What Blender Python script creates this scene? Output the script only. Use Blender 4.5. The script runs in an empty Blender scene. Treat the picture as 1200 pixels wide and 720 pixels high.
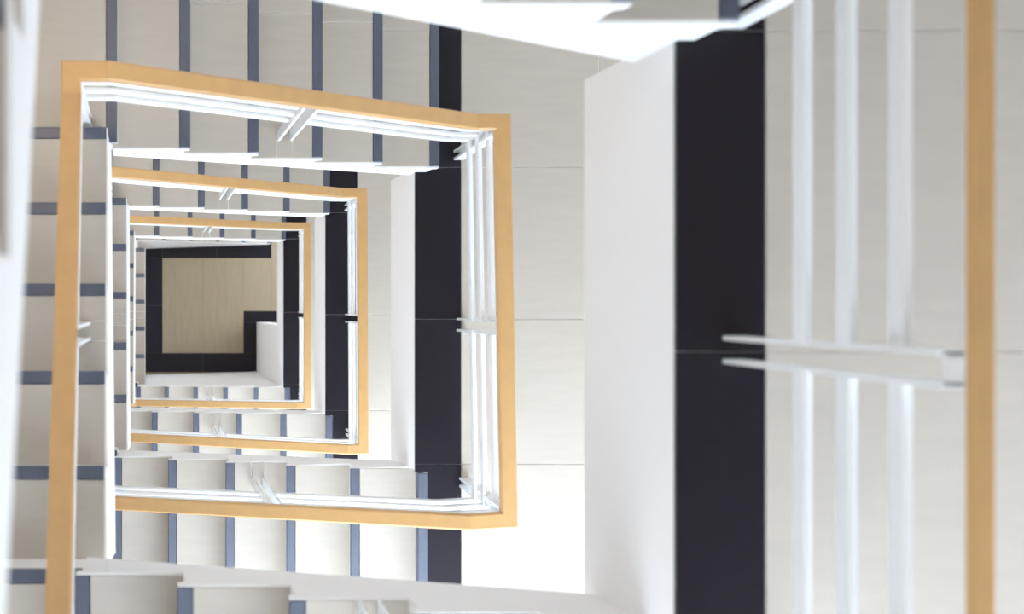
import bpy, bmesh, math, random
from mathutils import Vector
random.seed(4)
scene = bpy.context.scene
COL = scene.collection

# ------------------------------------------------------------------ measures
# The plan is written as (x, y, d): x east, y south, d = metres below the lens.
CAM_Z = 14.81                       # height of the lens above the ground floor
H = 3.005                           # storey height, 18 risers
RISE = H / 18
LV = [2.79 + H * i for i in range(5)]        # depth of the four landings and of the ground floor


def W(x, y, d):
    return (x, -y, CAM_Z - d)


# ------------------------------------------------------------------ camera
cam_data = bpy.data.cameras.new('camera')
cam = bpy.data.objects.new('camera', cam_data)
COL.objects.link(cam)
cam.location = (0, 0, CAM_Z)
cam.rotation_euler = (0, 0, 0)                # straight down, held out over the well
cam_data.sensor_width = 36
cam_data.lens = 1513 / 1200 * 36
cam_data.shift_x = (600 - 172.5) / 1200
cam_data.shift_y = -(360 - 358.4) / 1200
cam_data.clip_start = 0.02
cam_data.clip_end = 200
cam_data.dof.use_dof = True
cam_data.dof.focus_distance = 7.0
cam_data.dof.aperture_fstop = 2.6
scene.camera = cam

# ------------------------------------------------------------------ sky, light, exposure
world = bpy.data.worlds.new('sky')
scene.world = world
world.use_nodes = True
nt = world.node_tree
bg = nt.nodes['Background']
bg.inputs['Color'].default_value = (0.79, 0.875, 1.0, 1)       # even, thinly clouded sky
bg.inputs['Strength'].default_value = 13.0

scene.view_settings.view_transform = 'Standard'
scene.view_settings.look = 'None'
scene.view_settings.gamma = 1.0
scene.view_settings.use_curve_mapping = False
scene.view_settings.exposure = 0.12
cy = scene.cycles
cy.use_denoising = True
cy.max_bounces = 16
cy.diffuse_bounces = 10
cy.glossy_bounces = 5
cy.transparent_max_bounces = 12
cy.sample_clamp_indirect = 8.0
cy.caustics_reflective = False
cy.caustics_refractive = False


# ------------------------------------------------------------------ materials
def mat(name, col, rough=0.5, spec=0.5, metallic=0.0, noise=None, bump=None, coat=0.0):
    m = bpy.data.materials.new(name)
    m.use_nodes = True
    t = m.node_tree
    b = t.nodes['Principled BSDF']
    b.inputs['Base Color'].default_value = (*col, 1)
    b.inputs['Roughness'].default_value = rough
    b.inputs['Specular IOR Level'].default_value = spec
    b.inputs['Metallic'].default_value = metallic
    b.inputs['Coat Weight'].default_value = coat
    b.inputs['Coat Roughness'].default_value = 0.12
    tc = t.nodes.new('ShaderNodeTexCoord')
    if noise:
        scale, stretch, amount = noise
        mp = t.nodes.new('ShaderNodeMapping')
        mp.inputs['Scale'].default_value = stretch
        t.links.new(tc.outputs['Object'], mp.inputs['Vector'])
        n = t.nodes.new('ShaderNodeTexNoise')
        n.inputs['Scale'].default_value = scale
        n.inputs['Detail'].default_value = 5
        t.links.new(mp.outputs['Vector'], n.inputs['Vector'])
        r = t.nodes.new('ShaderNodeValToRGB')
        r.color_ramp.elements[0].position = 0.3
        r.color_ramp.elements[1].position = 0.7
        r.color_ramp.elements[0].color = (*[c * (1 - amount) for c in col], 1)
        r.color_ramp.elements[1].color = (*[min(1, c * (1 + amount)) for c in col], 1)
        t.links.new(n.outputs['Fac'], r.inputs['Fac'])
        t.links.new(r.outputs['Color'], b.inputs['Base Color'])
    if bump:
        n2 = t.nodes.new('ShaderNodeTexNoise')
        n2.inputs['Scale'].default_value = bump[0]
        t.links.new(tc.outputs['Object'], n2.inputs['Vector'])
        bp = t.nodes.new('ShaderNodeBump')
        bp.inputs['Strength'].default_value = bump[1]
        bp.inputs['Distance'].default_value = 0.002
        t.links.new(n2.outputs['Fac'], bp.inputs['Height'])
        t.links.new(bp.outputs['Normal'], b.inputs['Normal'])
    return m


M = {
    'plaster': mat('white_plaster', (0.80, 0.785, 0.77), 0.7, 0.3, bump=(60, 0.15)),
    'stone': mat('beige_stone', (0.452, 0.409, 0.35), 0.32, 0.5, noise=(6, (1, 6, 1), 0.03)),
    'lobby': mat('tan_lobby_stone', (0.30, 0.235, 0.15), 0.25, 0.5, noise=(4, (6, 1, 1), 0.06)),
    'nosing': mat('slate_nosing', (0.026, 0.039, 0.076), 0.42, 1.0, noise=(20, (1, 1, 1), 0.15)),
    'black': mat('black_granite', (0.007, 0.005, 0.009), 0.36, 0.28, noise=(30, (1, 1, 1), 0.1)),
    'grout': mat('pale_grout', (0.68, 0.64, 0.58), 0.9, 0.1),
    'metal': mat('white_painted_steel', (0.78, 0.79, 0.79), 0.32, 0.5),
    'wood': mat('oak_handrail', (0.56, 0.335, 0.135), 0.42, 0.4, noise=(8, (2, 2, 2), 0.04), coat=0.15),
    'paving': mat('grey_paving', (0.30, 0.29, 0.27), 0.9, 0.2),
    'frame': mat('white_window_frame', (0.8, 0.8, 0.8), 0.4),
}


def glass_mat():
    m = bpy.data.materials.new('window_glass')
    m.use_nodes = True
    t = m.node_tree
    for n in list(t.nodes):
        t.nodes.remove(n)
    out = t.nodes.new('ShaderNodeOutputMaterial')
    mix = t.nodes.new('ShaderNodeMixShader')
    tr = t.nodes.new('ShaderNodeBsdfTransparent')
    tr.inputs['Color'].default_value = (0.95, 0.97, 0.98, 1)
    gl = t.nodes.new('ShaderNodeBsdfGlossy')
    gl.inputs['Roughness'].default_value = 0.02
    mix.inputs['Fac'].default_value = 0.06
    t.links.new(tr.outputs[0], mix.inputs[1])
    t.links.new(gl.outputs[0], mix.inputs[2])
    t.links.new(mix.outputs[0], out.inputs['Surface'])
    return m


M['glass'] = glass_mat()
M['nosing'].node_tree.nodes['Principled BSDF'].inputs['IOR'].default_value = 1.6


# ------------------------------------------------------------------ mesh helpers
class MB:
    """collects solids given in plan coordinates and links them as one mesh object"""

    def __init__(self):
        self.bm = bmesh.new()

    def hull(self, rings):
        """tube through rings of equal length, capped at both ends"""
        vs = [[self.bm.verts.new(W(*p)) for p in r] for r in rings]
        n = len(vs[0])
        for a, b in zip(vs, vs[1:]):
            for i in range(n):
                j = (i + 1) % n
                self.bm.faces.new((a[i], a[j], b[j], b[i]))
        self.bm.faces.new(vs[0][::-1])
        self.bm.faces.new(vs[-1])
        return self

    def box(self, x0, x1, y0, y1, d0, d1):
        return self.hull([[(x0, y0, d), (x1, y0, d), (x1, y1, d), (x0, y1, d)] for d in (d0, d1)])

    def slab(self, pts, d0, d1, e=0.0015):
        """flat plate over a plan outline, top at d0, with a fine arris"""
        cx = sum(p[0] for p in pts) / len(pts)
        cyy = sum(p[1] for p in pts) / len(pts)

        def sh(p):
            return (p[0] - math.copysign(e, p[0] - cx), p[1] - math.copysign(e, p[1] - cyy))
        return self.hull([[(*sh(p), d0) for p in pts], [(*p, d0 + e) for p in pts], [(*p, d1) for p in pts]])

    def build(self, name, m, parent=None, origin=None):
        bm = self.bm
        bmesh.ops.recalc_face_normals(bm, faces=bm.faces)
        o0 = Vector((0, 0, 0))
        if parent is not None:
            o0 = parent['_o']
            o0 = Vector(o0)
        elif origin is not None:
            o0 = Vector(W(*origin))
        for v in bm.verts:
            v.co -= o0
        me = bpy.data.meshes.new(name)
        bm.to_mesh(me)
        bm.free()
        me.materials.append(M[m])
        o = bpy.data.objects.new(name, me)
        COL.objects.link(o)
        if parent is not None:
            o.parent = parent
            o['_o'] = list(o0)
            if parent.type == 'MESH':
                pass
        else:
            o.location = o0
            o['_o'] = list(o0)
        return o


def thing(name, label, cat, at, group=None):
    o = bpy.data.objects.new(name, None)
    COL.objects.link(o)
    o.empty_display_size = 0.1
    o.location = W(*at)
    o['_o'] = list(o.location)
    o['label'] = label
    o['category'] = cat
    if group:
        o['group'] = group
    return o


def struct(mb, name, m):
    o = mb.build(name, m)
    o['kind'] = 'structure'
    return o


# ------------------------------------------------------------------ plan figures, read level by level
WEST, EAST, NORTH, SOUTH = -1.42, 2.78, -1.86, 2.02           # inner faces of the outer walls
XE = [1.148, 1.2065, 1.2185, 1.249]                           # well edge of each landing
XB = [1.334, 1.408, 1.432, 1.457]                             # far edge of its black strip
#        first nosing, going (per storey, counted from the landing it leaves)
NORTH_F = [(1.2005, 0.277, -0.573), (1.2705, 0.2767, -0.60), (1.219, 0.2863, -0.613), (1.2495, 0.2873, -0.59), (1.40, 0.30, -0.70)]
WEST_F = [(-0.632, 0.279, -0.155), (-0.6378, 0.2829, (-0.142, -0.124)), (-0.6362, 0.2799, (-0.119, -0.104)), (-0.6165, 0.2716, -0.104), (-0.6097, 0.2752, -0.02)]
SOUTH_F = [(1.21, 0.282, (0.753, 0.738)), (1.2187, 0.2778, (0.779, 0.743)), (1.2234, 0.2969, (0.788, 0.746)), (1.2649, 0.2735, (0.79, 0.748))]   # counted down from the landing it reaches
RAIL_X = [1.213, 1.345, 1.315, 1.352]
RAIL_N = [-0.69, -0.695, -0.687, -0.672]
RAIL_S = [0.835, 0.812, 0.878, 0.842]
RAIL_W = [-0.245, -0.230, -0.237, -0.20]
RAIL_SW = [0.85, 0.905, 0.90, 0.90]
RAIL_NW = [-0.70, -0.708, -0.717, -0.665]
RAIL_WS = [-0.245, -0.200, -0.237, -0.20]       # west rail at its southern end
RAIL_XS = [1.213, 1.371, 1.322, 1.352]          # landing rail at its southern end
WAIST = 0.35
TH = 0.014                     # stone plate thickness
PROUD = 0.004
NOSE = 0.040


def axis_map(side):
    """(s, t, d) -> plan; s runs up the flight, t runs from the well to the wall"""
    return {'north': lambda s, t: (-s, -t), 'west': lambda s, t: (-t, s), 'south': lambda s, t: (s, t)}[side]


def flight(side, i, label, first, r, edge, wall, d0, s_land=None, closed=False, waist=(WAIST, WAIST), lean=(0.0, 0.0), inset=0.015):
    """five treads and six risers from depth d0 upwards.
    first = s of the first nosing, edge / wall = t of the well side and of the wall side"""
    A = axis_map(side)

    def P(s, t, d):
        x, y = A(s, t)
        return (x, y, d)
    e_lo, e_hi = edge if isinstance(edge, tuple) else (edge, edge)

    def ed_at(s):
        return e_lo + (e_hi - e_lo) * min(1, max(0, (s - first) / (5 * r)))
    edge = (e_lo + e_hi) / 2
    mid = first + 2.5 * r
    th = thing('stair_flight', label, 'staircase', P(mid, (edge + wall) / 2, d0 if closed else d0 - 3 * RISE + WAIST), 'stair flights around the square well')
    lip = 0.02
    sl = first + lip if s_land is None else s_land
    if sl > first + lip:
        body_front = [(sl, d0), (first + lip, d0)]
    else:
        body_front = [(first + lip, d0)]
    prof = list(body_front)
    for k in range(5):
        s, d = first + r * k, d0 - RISE * (k + 1)
        prof += [(s + lip, d + 0.05), (s, d + 0.04), (s, d), (s + r + lip, d)]
    end = first + 5 * r + lip
    prof[-1] = (end, d0 - 5 * RISE)
    if closed:
        prof += [(end, d0), ]
    else:
        prof += [(end, d0 - 6 * RISE + waist[1] + 0.02)]
        b0 = max(sl, first + lip)
        prof += [(b0, d0 - RISE + waist[0] - (b0 - first) * RISE / r)]
    b = MB()
    ed = [ed_at(p[0]) for p in prof]
    if closed:
        ed[-1] -= lean[1]
    else:
        ed[-2] -= lean[1]
        ed[-1] -= lean[0]
    b.hull([[P(s, e, d) for (s, d), e in zip(prof, ed)], [P(s, wall, d) for s, d in prof]])
    b.build('flight_body', 'plaster', th)
    tm = edge + 0.60
    for k in range(5):
        s, d = first + r * k, d0 - RISE * (k + 1)
        e0, e1 = ed_at(s + r / 2) + 0.006, wall - 0.005
        n = MB()
        n.slab([A(s - 0.002, e0), A(s + NOSE, e0), A(s + NOSE, e1), A(s - 0.002, e1)], d - PROUD - 0.001, d + TH, 0.003)
        n.build('nosing', 'nosing', th)
        s0, s1 = s + NOSE + 0.001, s + r + lip - 0.002
        if k == 2:
            c, g, q = (s + s + r) / 2 + inset, 0.034, 0.10
            pts = [A(s0, e0), A(c - g, e0), A(c - g, e0 + q), A(c + g, e0 + q), A(c + g, e0), A(s1, e0), A(s1, tm - 0.002), A(s0, tm - 0.002)]
            z = MB()
            z.hull([[(*p, dd) for p in pts] for dd in (d - PROUD, d + TH)])
            z.build('tread_slab', 'stone', th)
            z = MB()
            z.slab([A(c - g + 0.004, e0), A(c + g - 0.004, e0), A(c + g - 0.004, e0 + q - 0.004), A(c - g + 0.004, e0 + q - 0.004)], d - PROUD, d + TH, 0.001)
            z.build('post_inset', 'stone', th)
        else:
            z = MB()
            z.slab([A(s0, e0), A(s1, e0), A(s1, tm - 0.002), A(s0, tm - 0.002)], d - PROUD, d + TH)
            z.build('tread_slab', 'stone', th)
        z = MB()
        z.slab([A(s0, tm + 0.002), A(s1, tm + 0.002), A(s1, e1), A(s0, e1)], d - PROUD, d + TH)
        z.build('tread_slab', 'stone', th)
    return th


def corner_landing(side, label, x1, y0, y1, d, nose, thick=WAIST):
    """quarter landing in a western corner; nose = ('x', x, ya, yb) or ('y', y, xa, xb) is its front edge"""
    th = thing('corner_landing', label, 'landing', ((WEST + x1) / 2, (y0 + y1) / 2, d + thick), 'corner landings of the stairwell')
    b = MB()
    b.box(WEST + 0.003, x1, max(y0, NORTH + 0.003), min(y1, SOUTH - 0.003), d, d + thick)
    b.build('landing_slab', 'plaster', th)
    n = MB()
    if nose[0] == 'x':
        f, a, c = nose[1:]
        n.slab([(f + 0.002, a), (f - NOSE, a), (f - NOSE, c), (f + 0.002, c)], d - PROUD - 0.001, d + TH, 0.003)
        xs, ys = [WEST + 0.004, (WEST + f) / 2, f - NOSE + 0.001], [y0 + 0.004, y0 + 0.6, y1 - 0.004]
    else:
        f, a, c = nose[1:]
        n.slab([(a, f - 0.002), (a, f + NOSE), (c, f + NOSE), (c, f - 0.002)], d - PROUD - 0.001, d + TH, 0.003)
        xs, ys = [WEST + 0.004, (WEST + x1) / 2, x1 - 0.004], [f + NOSE + 0.001, f + 0.64, y1 - 0.004]
    n.build('nosing', 'nosing', th)
    for xa, xb in zip(xs, xs[1:]):
        for ya, yb in zip(ys, ys[1:]):
            z = MB()
            z.slab([(xa, ya), (xb - 0.003, ya), (xb - 0.002, yb - 0.002), (xa, yb - 0.002)], d - PROUD, d + TH)
            z.build('floor_slab', 'stone', th)
    return th


def landing(i, label):
    d, xe, xb = LV[i], XE[i], XB[i]
    yt, yb = NORTH_F[i][2], SOUTH_F[i][2][1]
    xo = SOUTH_F[i][0]
    th = thing('storey_landing', label, 'landing', ((xe + EAST) / 2, 0.08, d + 0.6), 'storey landings on the right of the well')
    b = MB()
    out = [(xe, NORTH + 0.003), (EAST - 0.003, NORTH + 0.003), (EAST - 0.003, SOUTH - 0.003), (xo + 0.021, SOUTH - 0.003), (xo + 0.021, yb), (xe, yb)]
    b.hull([[(*p, dd) for p in out] for dd in (d, d + 0.22)])
    b.build('landing_slab', 'plaster', th)
    b = MB()
    b.box(xe, xe + 0.25, yt - 0.02, yb + 0.02, d + 0.22, d + 0.60)
    b.build('edge_beam', 'plaster', th)
    rows = [NORTH + 0.004, yt - 0.02, 0.062 if i else 0.10, yb - 0.03, SOUTH - 0.004]
    for ya, yc in zip(rows, rows[1:]):
        xa = xe - 0.004
        if ya >= yb - 0.05:
            xa = xo + NOSE + 0.001
            z = MB()
            z.slab([(xe - 0.004, ya), (xb, ya), (xb, yc - 0.0013), (xa, yc - 0.0013), (xa, yb + 0.004), (xe - 0.004, yb + 0.004)], d - PROUD, d + TH, 0)
        else:
            z = MB()
            z.slab([(xa, ya), (xb, ya), (xb, yc - 0.0013), (xa, yc - 0.0013)], d - PROUD, d + TH)
        z.build('black_strip', 'black', th)
        for xa, xc in ((xb + 0.002, xb + 0.62), (xb + 0.62, EAST - 0.004)):
            z = MB()
            z.slab([(xa, ya), (xc - 0.003, ya), (xc - 0.003, yc - 0.0013), (xa, yc - 0.0013)], d - PROUD, d + TH)
            z.build('floor_slab', 'stone', th)
    z = MB()
    z.slab([(xo - 0.004, yb + 0.008), (xo + NOSE, yb + 0.008), (xo + NOSE, SOUTH - 0.005), (xo - 0.004, SOUTH - 0.005)], d - PROUD - 0.001, d + 0.045, 0.003)
    z.build('nosing', 'nosing', th)
    return th


# ------------------------------------------------------------------ railings
BARS = (0.40, 0.55, 0.71)
CAP = 0.92


def rail_section(label, axis, t, nodes, mitre0, mitre1, posts, inward, group, slant=0.0, t_end=None, cap=(0.060, 0.044)):
    """one straight run of balustrade.  axis 'x' or 'y'; t = fixed coordinate; nodes = [(s, d_floor)];
    mitre = how the end is cut at 45 degrees: ds per unit of t;  inward = sign of t towards the well"""
    def P(s, tt, d):
        return (s, tt, d) if axis == 'x' else (tt, s, d)
    t0 = t

    def t_at(s):
        if t_end is None:
            return t0
        return t0 + (t_end - t0) * (s - all_nodes[0][0]) / (all_nodes[-1][0] - all_nodes[0][0])
    all_nodes = nodes
    mid = sum(n[0] for n in nodes) / len(nodes)
    base = max(n[1] for n in nodes)
    th = thing('stair_railing', label, 'railing', P(mid, t, base), group)

    def floor_at(s):
        for (a, da), (b, db) in zip(nodes, nodes[1:]):
            lo, hi = min(a, b), max(a, b)
            if lo <= s <= hi:
                return da + (db - da) * (s - a) / (b - a)
        return nodes[0][1]

    def sweep(hh, wid, hei, off, ch, name, m, nodes, mitres):
        q = wid / 2
        z = hei / 2
        sec = [(-q, -z + ch), (-q + ch, -z), (q - ch, -z), (q, -z + ch), (q, z - ch), (q - ch, z), (-q + ch, z), (-q, z - ch)]
        rings = []
        last = len(nodes) - 1
        for n, (s, d) in enumerate(nodes):
            m_ = mitres[0] if n == 0 else mitres[1] if n == last else 0
            rings.append([P(s + m_ * (off + a), t_at(s) + off + a, d - hh + c) for a, c in sec])
        b = MB()
        b.hull(rings)
        return b.build(name, m, th)
    sweep(CAP - cap[1] / 2, cap[0], cap[1], 0, 0.006, 'handrail', 'wood', nodes, (mitre0, mitre1))
    sweep(CAP - cap[1] - 0.006, cap[0] * 0.55, 0.012, 0, 0.002, 'support_bar', 'metal', nodes, (mitre0, mitre1))
    # every rail stops at the twin posts in mid run, where one railing panel ends and the next begins
    cut = [p[0] for p in posts if p[2] == 'pair'][0]
    sg = 1 if nodes[-1][0] > nodes[0][0] else -1
    first = [n for n in nodes if (n[0] - cut) * sg < 0] + [(cut - sg * 0.022, floor_at(cut - sg * 0.022))]
    second = [(cut + sg * 0.022, floor_at(cut + sg * 0.022))] + [n for n in nodes if (n[0] - cut) * sg > 0]
    for h in BARS:
        sweep(h, 0.017, 0.046, 0, 0.004, 'rail', 'metal', first, (mitre0, 0))
        sweep(h, 0.017, 0.046, 0, 0.004, 'rail', 'metal', second, (0, mitre1))
    for s, dp, kind in posts:
        t = t_at(s)
        tf = t - inward * slant                       # the foot, a little further from the well
        top = floor_at(s) - CAP + 0.068
        q = 0.017 if kind == 'corner' else 0.025
        for e in (-q, q):
            f = MB()
            rings = []
            for dd, c in ((dp - 0.003, tf), (floor_at(s + e) - CAP + 0.066, t)):
                x0, x1 = s + e - 0.005, s + e + 0.005
                a, b_ = c - inward * 0.018, c + inward * 0.026
                rings.append([P(x0, a, dd), P(x1, a, dd), P(x1, b_, dd), P(x0, b_, dd)])
            f.hull(rings).build('post', 'metal', th)
        f = MB()
        rings = []
        for dd in (top + 0.006, top - 0.002):
            a, b_ = t - inward * 0.016, t + inward * 0.016
            rings.append([P(s - q, a, dd), P(s + q, a, dd), P(s + q, b_, dd), P(s - q, b_, dd)])
        f.hull(rings).build('saddle_bracket', 'metal', th)
    return th


# ------------------------------------------------------------------ outer shell
TOP_D = -1.6
WIN = [(LV[i] - 2.10, LV[i] + 0.70) for i in range(4)]        # depth range of the landing windows
WX = (0.15, 2.60)
b = MB()
ys0, ys1 = SOUTH, SOUTH + 0.25
dprev = TOP_D
for a, c in WIN:
    b.box(WEST - 0.25, EAST + 0.25, ys0, ys1, dprev, a)
    b.box(WEST - 0.25, WX[0], ys0, ys1, a, c)
    b.box(WX[1], EAST + 0.25, ys0, ys1, a, c)
    dprev = c
b.box(WEST - 0.25, EAST + 0.25, ys0, ys1, dprev, LV[4])
struct(b, 'wall_south', 'plaster')
struct(MB().box(WEST - 0.25, EAST + 0.25, NORTH - 0.25, NORTH, TOP_D, LV[4]), 'wall_north', 'plaster')
struct(MB().box(WEST - 0.25, WEST, NORTH, SOUTH, TOP_D, LV[4]), 'wall_west', 'plaster')
EW = (-1.60, 0.05, LV[4] - 2.30, LV[4] - 0.10)                # unseen opening added to light the lobby: y range, depth range
b = MB()
b.box(EAST, EAST + 0.25, NORTH, SOUTH, TOP_D, EW[2])
b.box(EAST, EAST + 0.25, NORTH, EW[0], EW[2], LV[4])
b.box(EAST, EAST + 0.25, EW[1], SOUTH, EW[2], LV[4])
b.box(EAST, EAST + 0.25, EW[0], EW[1], EW[3], LV[4])
struct(b, 'wall_east', 'plaster')
struct(MB().box(WEST - 0.25, EAST + 0.25, NORTH - 0.25, SOUTH + 0.25, TOP_D - 0.25, TOP_D), 'ceiling', 'plaster')
for n, (a, c) in enumerate(WIN):
    fr = MB()
    y0, y1 = SOUTH + 0.10, SOUTH + 0.16
    fr.box(WX[0], WX[1], y0, y1, a, a + 0.05)
    fr.box(WX[0], WX[1], y0, y1, c - 0.05, c)
    fr.box(WX[0], WX[0] + 0.05, y0, y1, a + 0.05, c - 0.05)
    fr.box(WX[1] - 0.05, WX[1], y0, y1, a + 0.05, c - 0.05)
    mx = (WX[0] + WX[1]) / 2
    fr.box(mx - 0.025, mx + 0.025, y0, y1, a + 0.05, c - 0.05)
    wo = struct(fr, 'window_%d' % (n + 1), 'frame')
    for xa, xc in ((WX[0] + 0.05, mx - 0.025), (mx + 0.025, WX[1] - 0.05)):
        MB().box(xa, xc, y0 + 0.025, y0 + 0.035, a + 0.05, c - 0.05).build('pane', 'glass', wo)
    pl = bpy.data.lights.new('window_portal', 'AREA')
    pl.shape = 'RECTANGLE'
    pl.size = WX[1] - WX[0]
    pl.size_y = c - a
    pl.cycles.is_portal = True
    po = bpy.data.objects.new('window_portal', pl)
    COL.objects.link(po)
    po.location = W(mx, SOUTH + 0.26, (a + c) / 2)
    po.rotation_euler = (math.radians(90), 0, 0)           # shines towards north (+Y)

fr = MB()
x0, x1 = EAST + 0.10, EAST + 0.16
for ya, yc, da, dc in ((EW[0], EW[1], EW[2], EW[2] + 0.05), (EW[0], EW[1], EW[3] - 0.05, EW[3]),
                       (EW[0], EW[0] + 0.05, EW[2] + 0.05, EW[3] - 0.05), (EW[1] - 0.05, EW[1], EW[2] + 0.05, EW[3] - 0.05)):
    fr.box(x0, x1, ya, yc, da, dc)
wo = struct(fr, 'window_5', 'frame')  # glazing added out of view to brighten the ground floor
MB().box(x0 + 0.025, x0 + 0.035, EW[0] + 0.05, EW[1] - 0.05, EW[2] + 0.05, EW[3] - 0.05).build('pane', 'glass', wo)
pl = bpy.data.lights.new('window_portal', 'AREA')
pl.shape = 'RECTANGLE'
pl.size = EW[3] - EW[2]
pl.size_y = EW[1] - EW[0]
pl.cycles.is_portal = True
po = bpy.data.objects.new('window_portal', pl)
COL.objects.link(po)
po.location = W(EAST + 0.26, (EW[0] + EW[1]) / 2, (EW[2] + EW[3]) / 2)
po.rotation_euler = (0, math.radians(90), 0)           # shines towards west (-X)

b = MB()
b.box(-60, 60, SOUTH + 0.26, 80, LV[4] + 0.05, LV[4] + 0.3)
b.box(EAST + 0.26, 60, -60, SOUTH + 0.26, LV[4] + 0.05, LV[4] + 0.3)
struct(b, 'outside_paving', 'paving')  # unseen paving outdoors, blocks sky light from below

# unseen warm fill lights added under the north-western corner landings and the top ceiling
for dl in [TOP_D + 0.02] + [LV[i] - 6 * RISE + WAIST + 0.02 for i in range(5)]:
    ll = bpy.data.lights.new('added_warm_fill', 'AREA')
    ll.shape = 'DISK'
    ll.size = 0.45
    ll.energy = 7.5
    ll.color = (1.0, 0.78, 0.56)
    lo = bpy.data.objects.new('added_warm_fill', ll)
    COL.objects.link(lo)
    lo.location = W(-0.75, -1.20, dl)

# ------------------------------------------------------------------ ground floor
fl = struct(MB().box(WEST - 0.25, EAST + 0.25, NORTH - 0.25, SOUTH + 0.25, LV[4] + 0.001, LV[4] + 0.25), 'floor', 'lobby')
G = LV[4]


def tile(name, x0, x1, y0, y1, m):
    MB().slab([(x0, y0), (x1 - 0.0012, y0), (x1 - 0.0012, y1 - 0.0012), (x0, y1 - 0.0012)], G - 0.003, G + 0.02).build(name, m, fl)


bx0, bx1, by0, by1 = 0.175, 1.105, -0.545, 0.545
tile('border_tile', -0.02, bx0, -0.80, by0, 'black')
tile('border_tile', bx0, 0.80, -0.80, by0, 'black')
tile('border_tile', 0.80, 1.425, -0.80, by0, 'black')
tile('border_tile', -0.02, bx0, by0, 0.0, 'black')
tile('border_tile', -0.02, bx0, 0.0, by1, 'black')
tile('border_tile', -0.02, 0.64, by1, 0.765, 'black')
tile('border_tile', 0.64, 1.26, by1, 0.765, 'black')
tile('border_tile', bx1, 1.26, 0.19, by1, 'black')
tile('border_tile', bx1, 1.95, 0.062, 0.19, 'black')
xs = [bx0, 0.64, bx1]
ys = [by0, -0.09, by1]
for xa, xc in zip(xs, xs[1:]):
    for ya, yc in zip(ys, ys[1:]):
        tile('floor_tile', xa, xc, ya, yc, 'lobby')
tile('floor_tile', bx1, 1.425, by0, -0.09, 'lobby')
tile('floor_tile', bx1, 1.425, -0.09, 0.062, 'lobby')
tile('floor_tile', 1.425, 1.95, -0.80, -0.09, 'lobby')
tile('floor_tile', 1.425, 1.95, -0.09, 0.062, 'lobby')
tile('floor_tile', 1.95, EAST, -0.80, 0.19, 'lobby')
# walls that close the lowest flights down to the ground floor
b = MB()
b.hull([[(-0.02, y0, G), (1.25, y1, G), (1.25, y1, LV[3] + 0.61), (0.92, y0 + (y1 - y0) * 0.74, LV[3] + 0.61), (-0.02, y0, LV[3] + 5 * RISE + WAIST)]
        for y0, y1 in ((0.794, 0.756), (0.89, 0.89))])
struct(b, 'wall_well_south', 'plaster')
struct(MB().box(1.255, 1.40, 0.19, 0.89, LV[3] + 0.605, G), 'wall_well_east', 'plaster')

# ------------------------------------------------------------------ stairs
where_n = ['overexposed white stair flight cutting across the top edge, closest to the lens',
           'upper flight of beige treads with slate nosings behind the largest wooden handrail loop',
           'upper flight of beige treads seen between the largest and the middle handrail loop',
           'narrow upper flight of beige treads just outside the smallest handrail loop',
           'lowest upper-side flight rising off the black-bordered ground floor']
where_w = ['strongly blurred white flight edge at the far left of the photo',
           'left flight of beige treads with slate nosings crossed by the nearest wooden handrail',
           'left flight seen as a narrow ladder of treads right of the nearest white stringer',
           'left flight seen as the thinnest ladder of treads between two white stringers',
           'left flight beside the ground floor, its treads touching the black border']
where_s = ['lower flight along the bottom edge with a shaded beige side and bluish nosings',
           'lower flight of bright treads with blue nosings below the largest handrail loop',
           'lower flight of bright treads with blue nosings between middle and largest handrail loop',
           'lower flight of small bright treads right below the ground floor opening']
for i in range(5):
    xn, r, e = NORTH_F[i]
    xe = XE[i] if i < 4 else xn - 0.02
    flight('north', i, where_n[i], -xn, r, -e, -NORTH - 0.004, LV[i], s_land=-xe if i < 4 else None, waist=(0.45, 0.22) if i == 0 else (WAIST, WAIST),
           closed=(i == 4), lean=(0, 0.05 if i == 4 else 0))
    yl, rw, ew = WEST_F[i]
    wf = flight('west', i, where_w[i], yl, rw, (-ew[0], -ew[1]) if isinstance(ew, tuple) else -ew, -WEST - 0.004, LV[i] - 6 * RISE, lean=[(0, 0), (0.004, 0.022), (0.010, 0.010), (0.006, 0.008), (0, 0)][i])
    if i == 4:                                # plastered wall that closes this flight down to the ground floor
        b = MB()
        b.hull([[(x, -0.60, G), (x, 0.765, G), (x, 0.765, G - 12 * RISE + WAIST + 0.01), (x, -0.60, G - 7 * RISE + WAIST + 0.01)] for x in (-0.14, -0.022)])
        b.build('side_wall', 'plaster', wf)
for i in range(4):
    xo, r, e = SOUTH_F[i]
    flight('south', i, where_s[i], xo - 5 * r, r, e, SOUTH - 0.004, LV[i] + 6 * RISE, waist=(0.25, 0.46) if i == 0 else (WAIST, WAIST), inset=0.015 if i else 0.06)
where_c = {('n', 1): 'beige corner landing at the upper left outside the largest handrail loop',
           ('n', 2): 'corner landing at the upper left, mostly hidden behind the nearest left flight',
           ('n', 3): 'small corner landing at the upper left outside the smallest handrail loop',
           ('n', 4): 'lowest corner landing at the upper left of the ground floor',
           ('s', 1): 'corner landing at the lower left below the last left-side nosing',
           ('s', 2): 'corner landing at the lower left under the second left flight',
           ('s', 3): 'corner landing at the lower left under the third left flight',
           ('s', 4): 'corner landing at the lower left beside the ground floor wall'}
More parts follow.
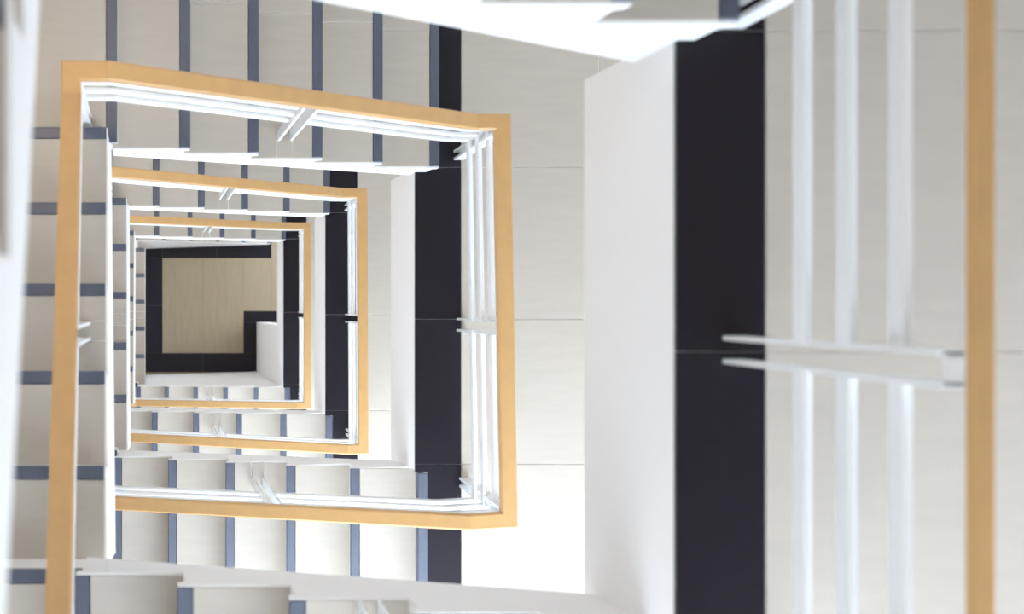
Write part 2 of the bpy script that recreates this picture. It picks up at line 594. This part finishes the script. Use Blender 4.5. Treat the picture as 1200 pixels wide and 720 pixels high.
for i in range(1, 5):
    xn, r, e = NORTH_F[i]
    x6 = xn - 5 * r
    yl = WEST_F[i][0]
    corner_landing('n', where_c['n', i], x6, NORTH, yl + 0.015, LV[i] - 6 * RISE, ('x', x6, NORTH + 0.006, e - 0.006))
    xo, r, e = SOUTH_F[i - 1]
    y6 = yl + 5 * WEST_F[i][1]
    xs_ = xo - 5 * r
    corner_landing('s', where_c['s', i], xs_ + 0.015, y6, SOUTH, LV[i] - 12 * RISE, ('y', y6, WEST + 0.006, xs_ + 0.01))
where_l = ['nearest storey landing on the right with a blurred broad black strip and white floor',
           'storey landing with black strip along the right side of the largest handrail loop',
           'storey landing with black strip along the right side of the middle handrail loop',
           'storey landing with black strip along the right side of the smallest handrail loop']
for i in range(4):
    landing(i, where_l[i])

# ------------------------------------------------------------------ balustrades
loops = ['nearest blurred', 'largest', 'middle', 'smallest']
for i in range(4):
    d = LV[i]
    xr, yn, ys_, xw = RAIL_X[i], RAIL_N[i], RAIL_S[i], RAIL_W[i]
    # along the landing, from north to south
    rail_section(['blurred railing on the far right with wooden handrail and three white rails',
                  'right side of the largest railing loop, standing on the landing',
                  'right side of the middle railing loop, standing on the landing',
                  'right side of the smallest railing loop, standing on the landing'][i],
                 'y', xr, [(yn, d), (ys_, d)], -1, 1,
                 [(0.085 if i else 0.095, d, 'pair'), (yn + (0.02 if i else 0.062), d, 'corner' if i else 'wide_corner'), (ys_ - 0.02, d, 'corner')], -1, 'landing railings', 0.055, RAIL_XS[i], (0.060, 0.044) if i else (0.038, 0.020))
    if i == 0:
        continue
    xn, r, e = NORTH_F[i]
    yl, rw, ew = WEST_F[i]
    d6, d12 = d - 6 * RISE, d - 12 * RISE
    rail_section('upper side of the %s railing loop, rising to the left over the treads' % loops[i],
                 'x', yn, [(xr, d), (xn - 0.02, d), (xn - 5 * r, d6), (xw, d6)], -1, 1,
                 [(xn - 2.5 * r - 0.015, d - 3 * RISE, 'pair')], 1, 'flight railings', 0.0, RAIL_NW[i])
    xo0, r0, e0 = SOUTH_F[i - 1]
    ys0 = RAIL_SW[i - 1]
    rail_section(['', 'left side of the largest railing loop, running down the picture over the left flight',
                  'left side of the middle railing loop, hidden behind the nearest left flight',
                  'left side of the smallest railing loop, hidden behind the second left flight'][i],
                 'y', xw, [(RAIL_NW[i], d6), (yl, d6), (yl + 5 * rw, d12), (ys0, d12)], 1, -1,
                 [(yl + 2.5 * rw + 0.015, d6 - 3 * RISE, 'pair'), (RAIL_NW[i] + 0.03, d6, 'corner')], 1, 'flight railings', 0.0, RAIL_WS[i])
for i in range(4):
    xo, r, e = SOUTH_F[i]
    xw = RAIL_WS[i + 1] if i < 3 else -0.20
    ys_, xr, d = RAIL_S[i], RAIL_XS[i], LV[i]
    rail_section('lower side of the %s railing loop, descending to the left over bright treads' % loops[i] if i else
                 'blurred railing at the bottom edge, only the feet of its twin posts in view',
                 'x', ys_, [(xr, d), (xo, d), (xo - 5 * r, d + 6 * RISE), (xw, d + 6 * RISE)], 1, -1,
                 [(xo - 2.5 * r + (0.015 if i else 0.06), d + 3 * RISE, 'pair')], -1, 'flight railings', 0.0 if i else -0.065, RAIL_SW[i])

for o in bpy.data.objects:
    if '_o' in o:
        del o['_o']
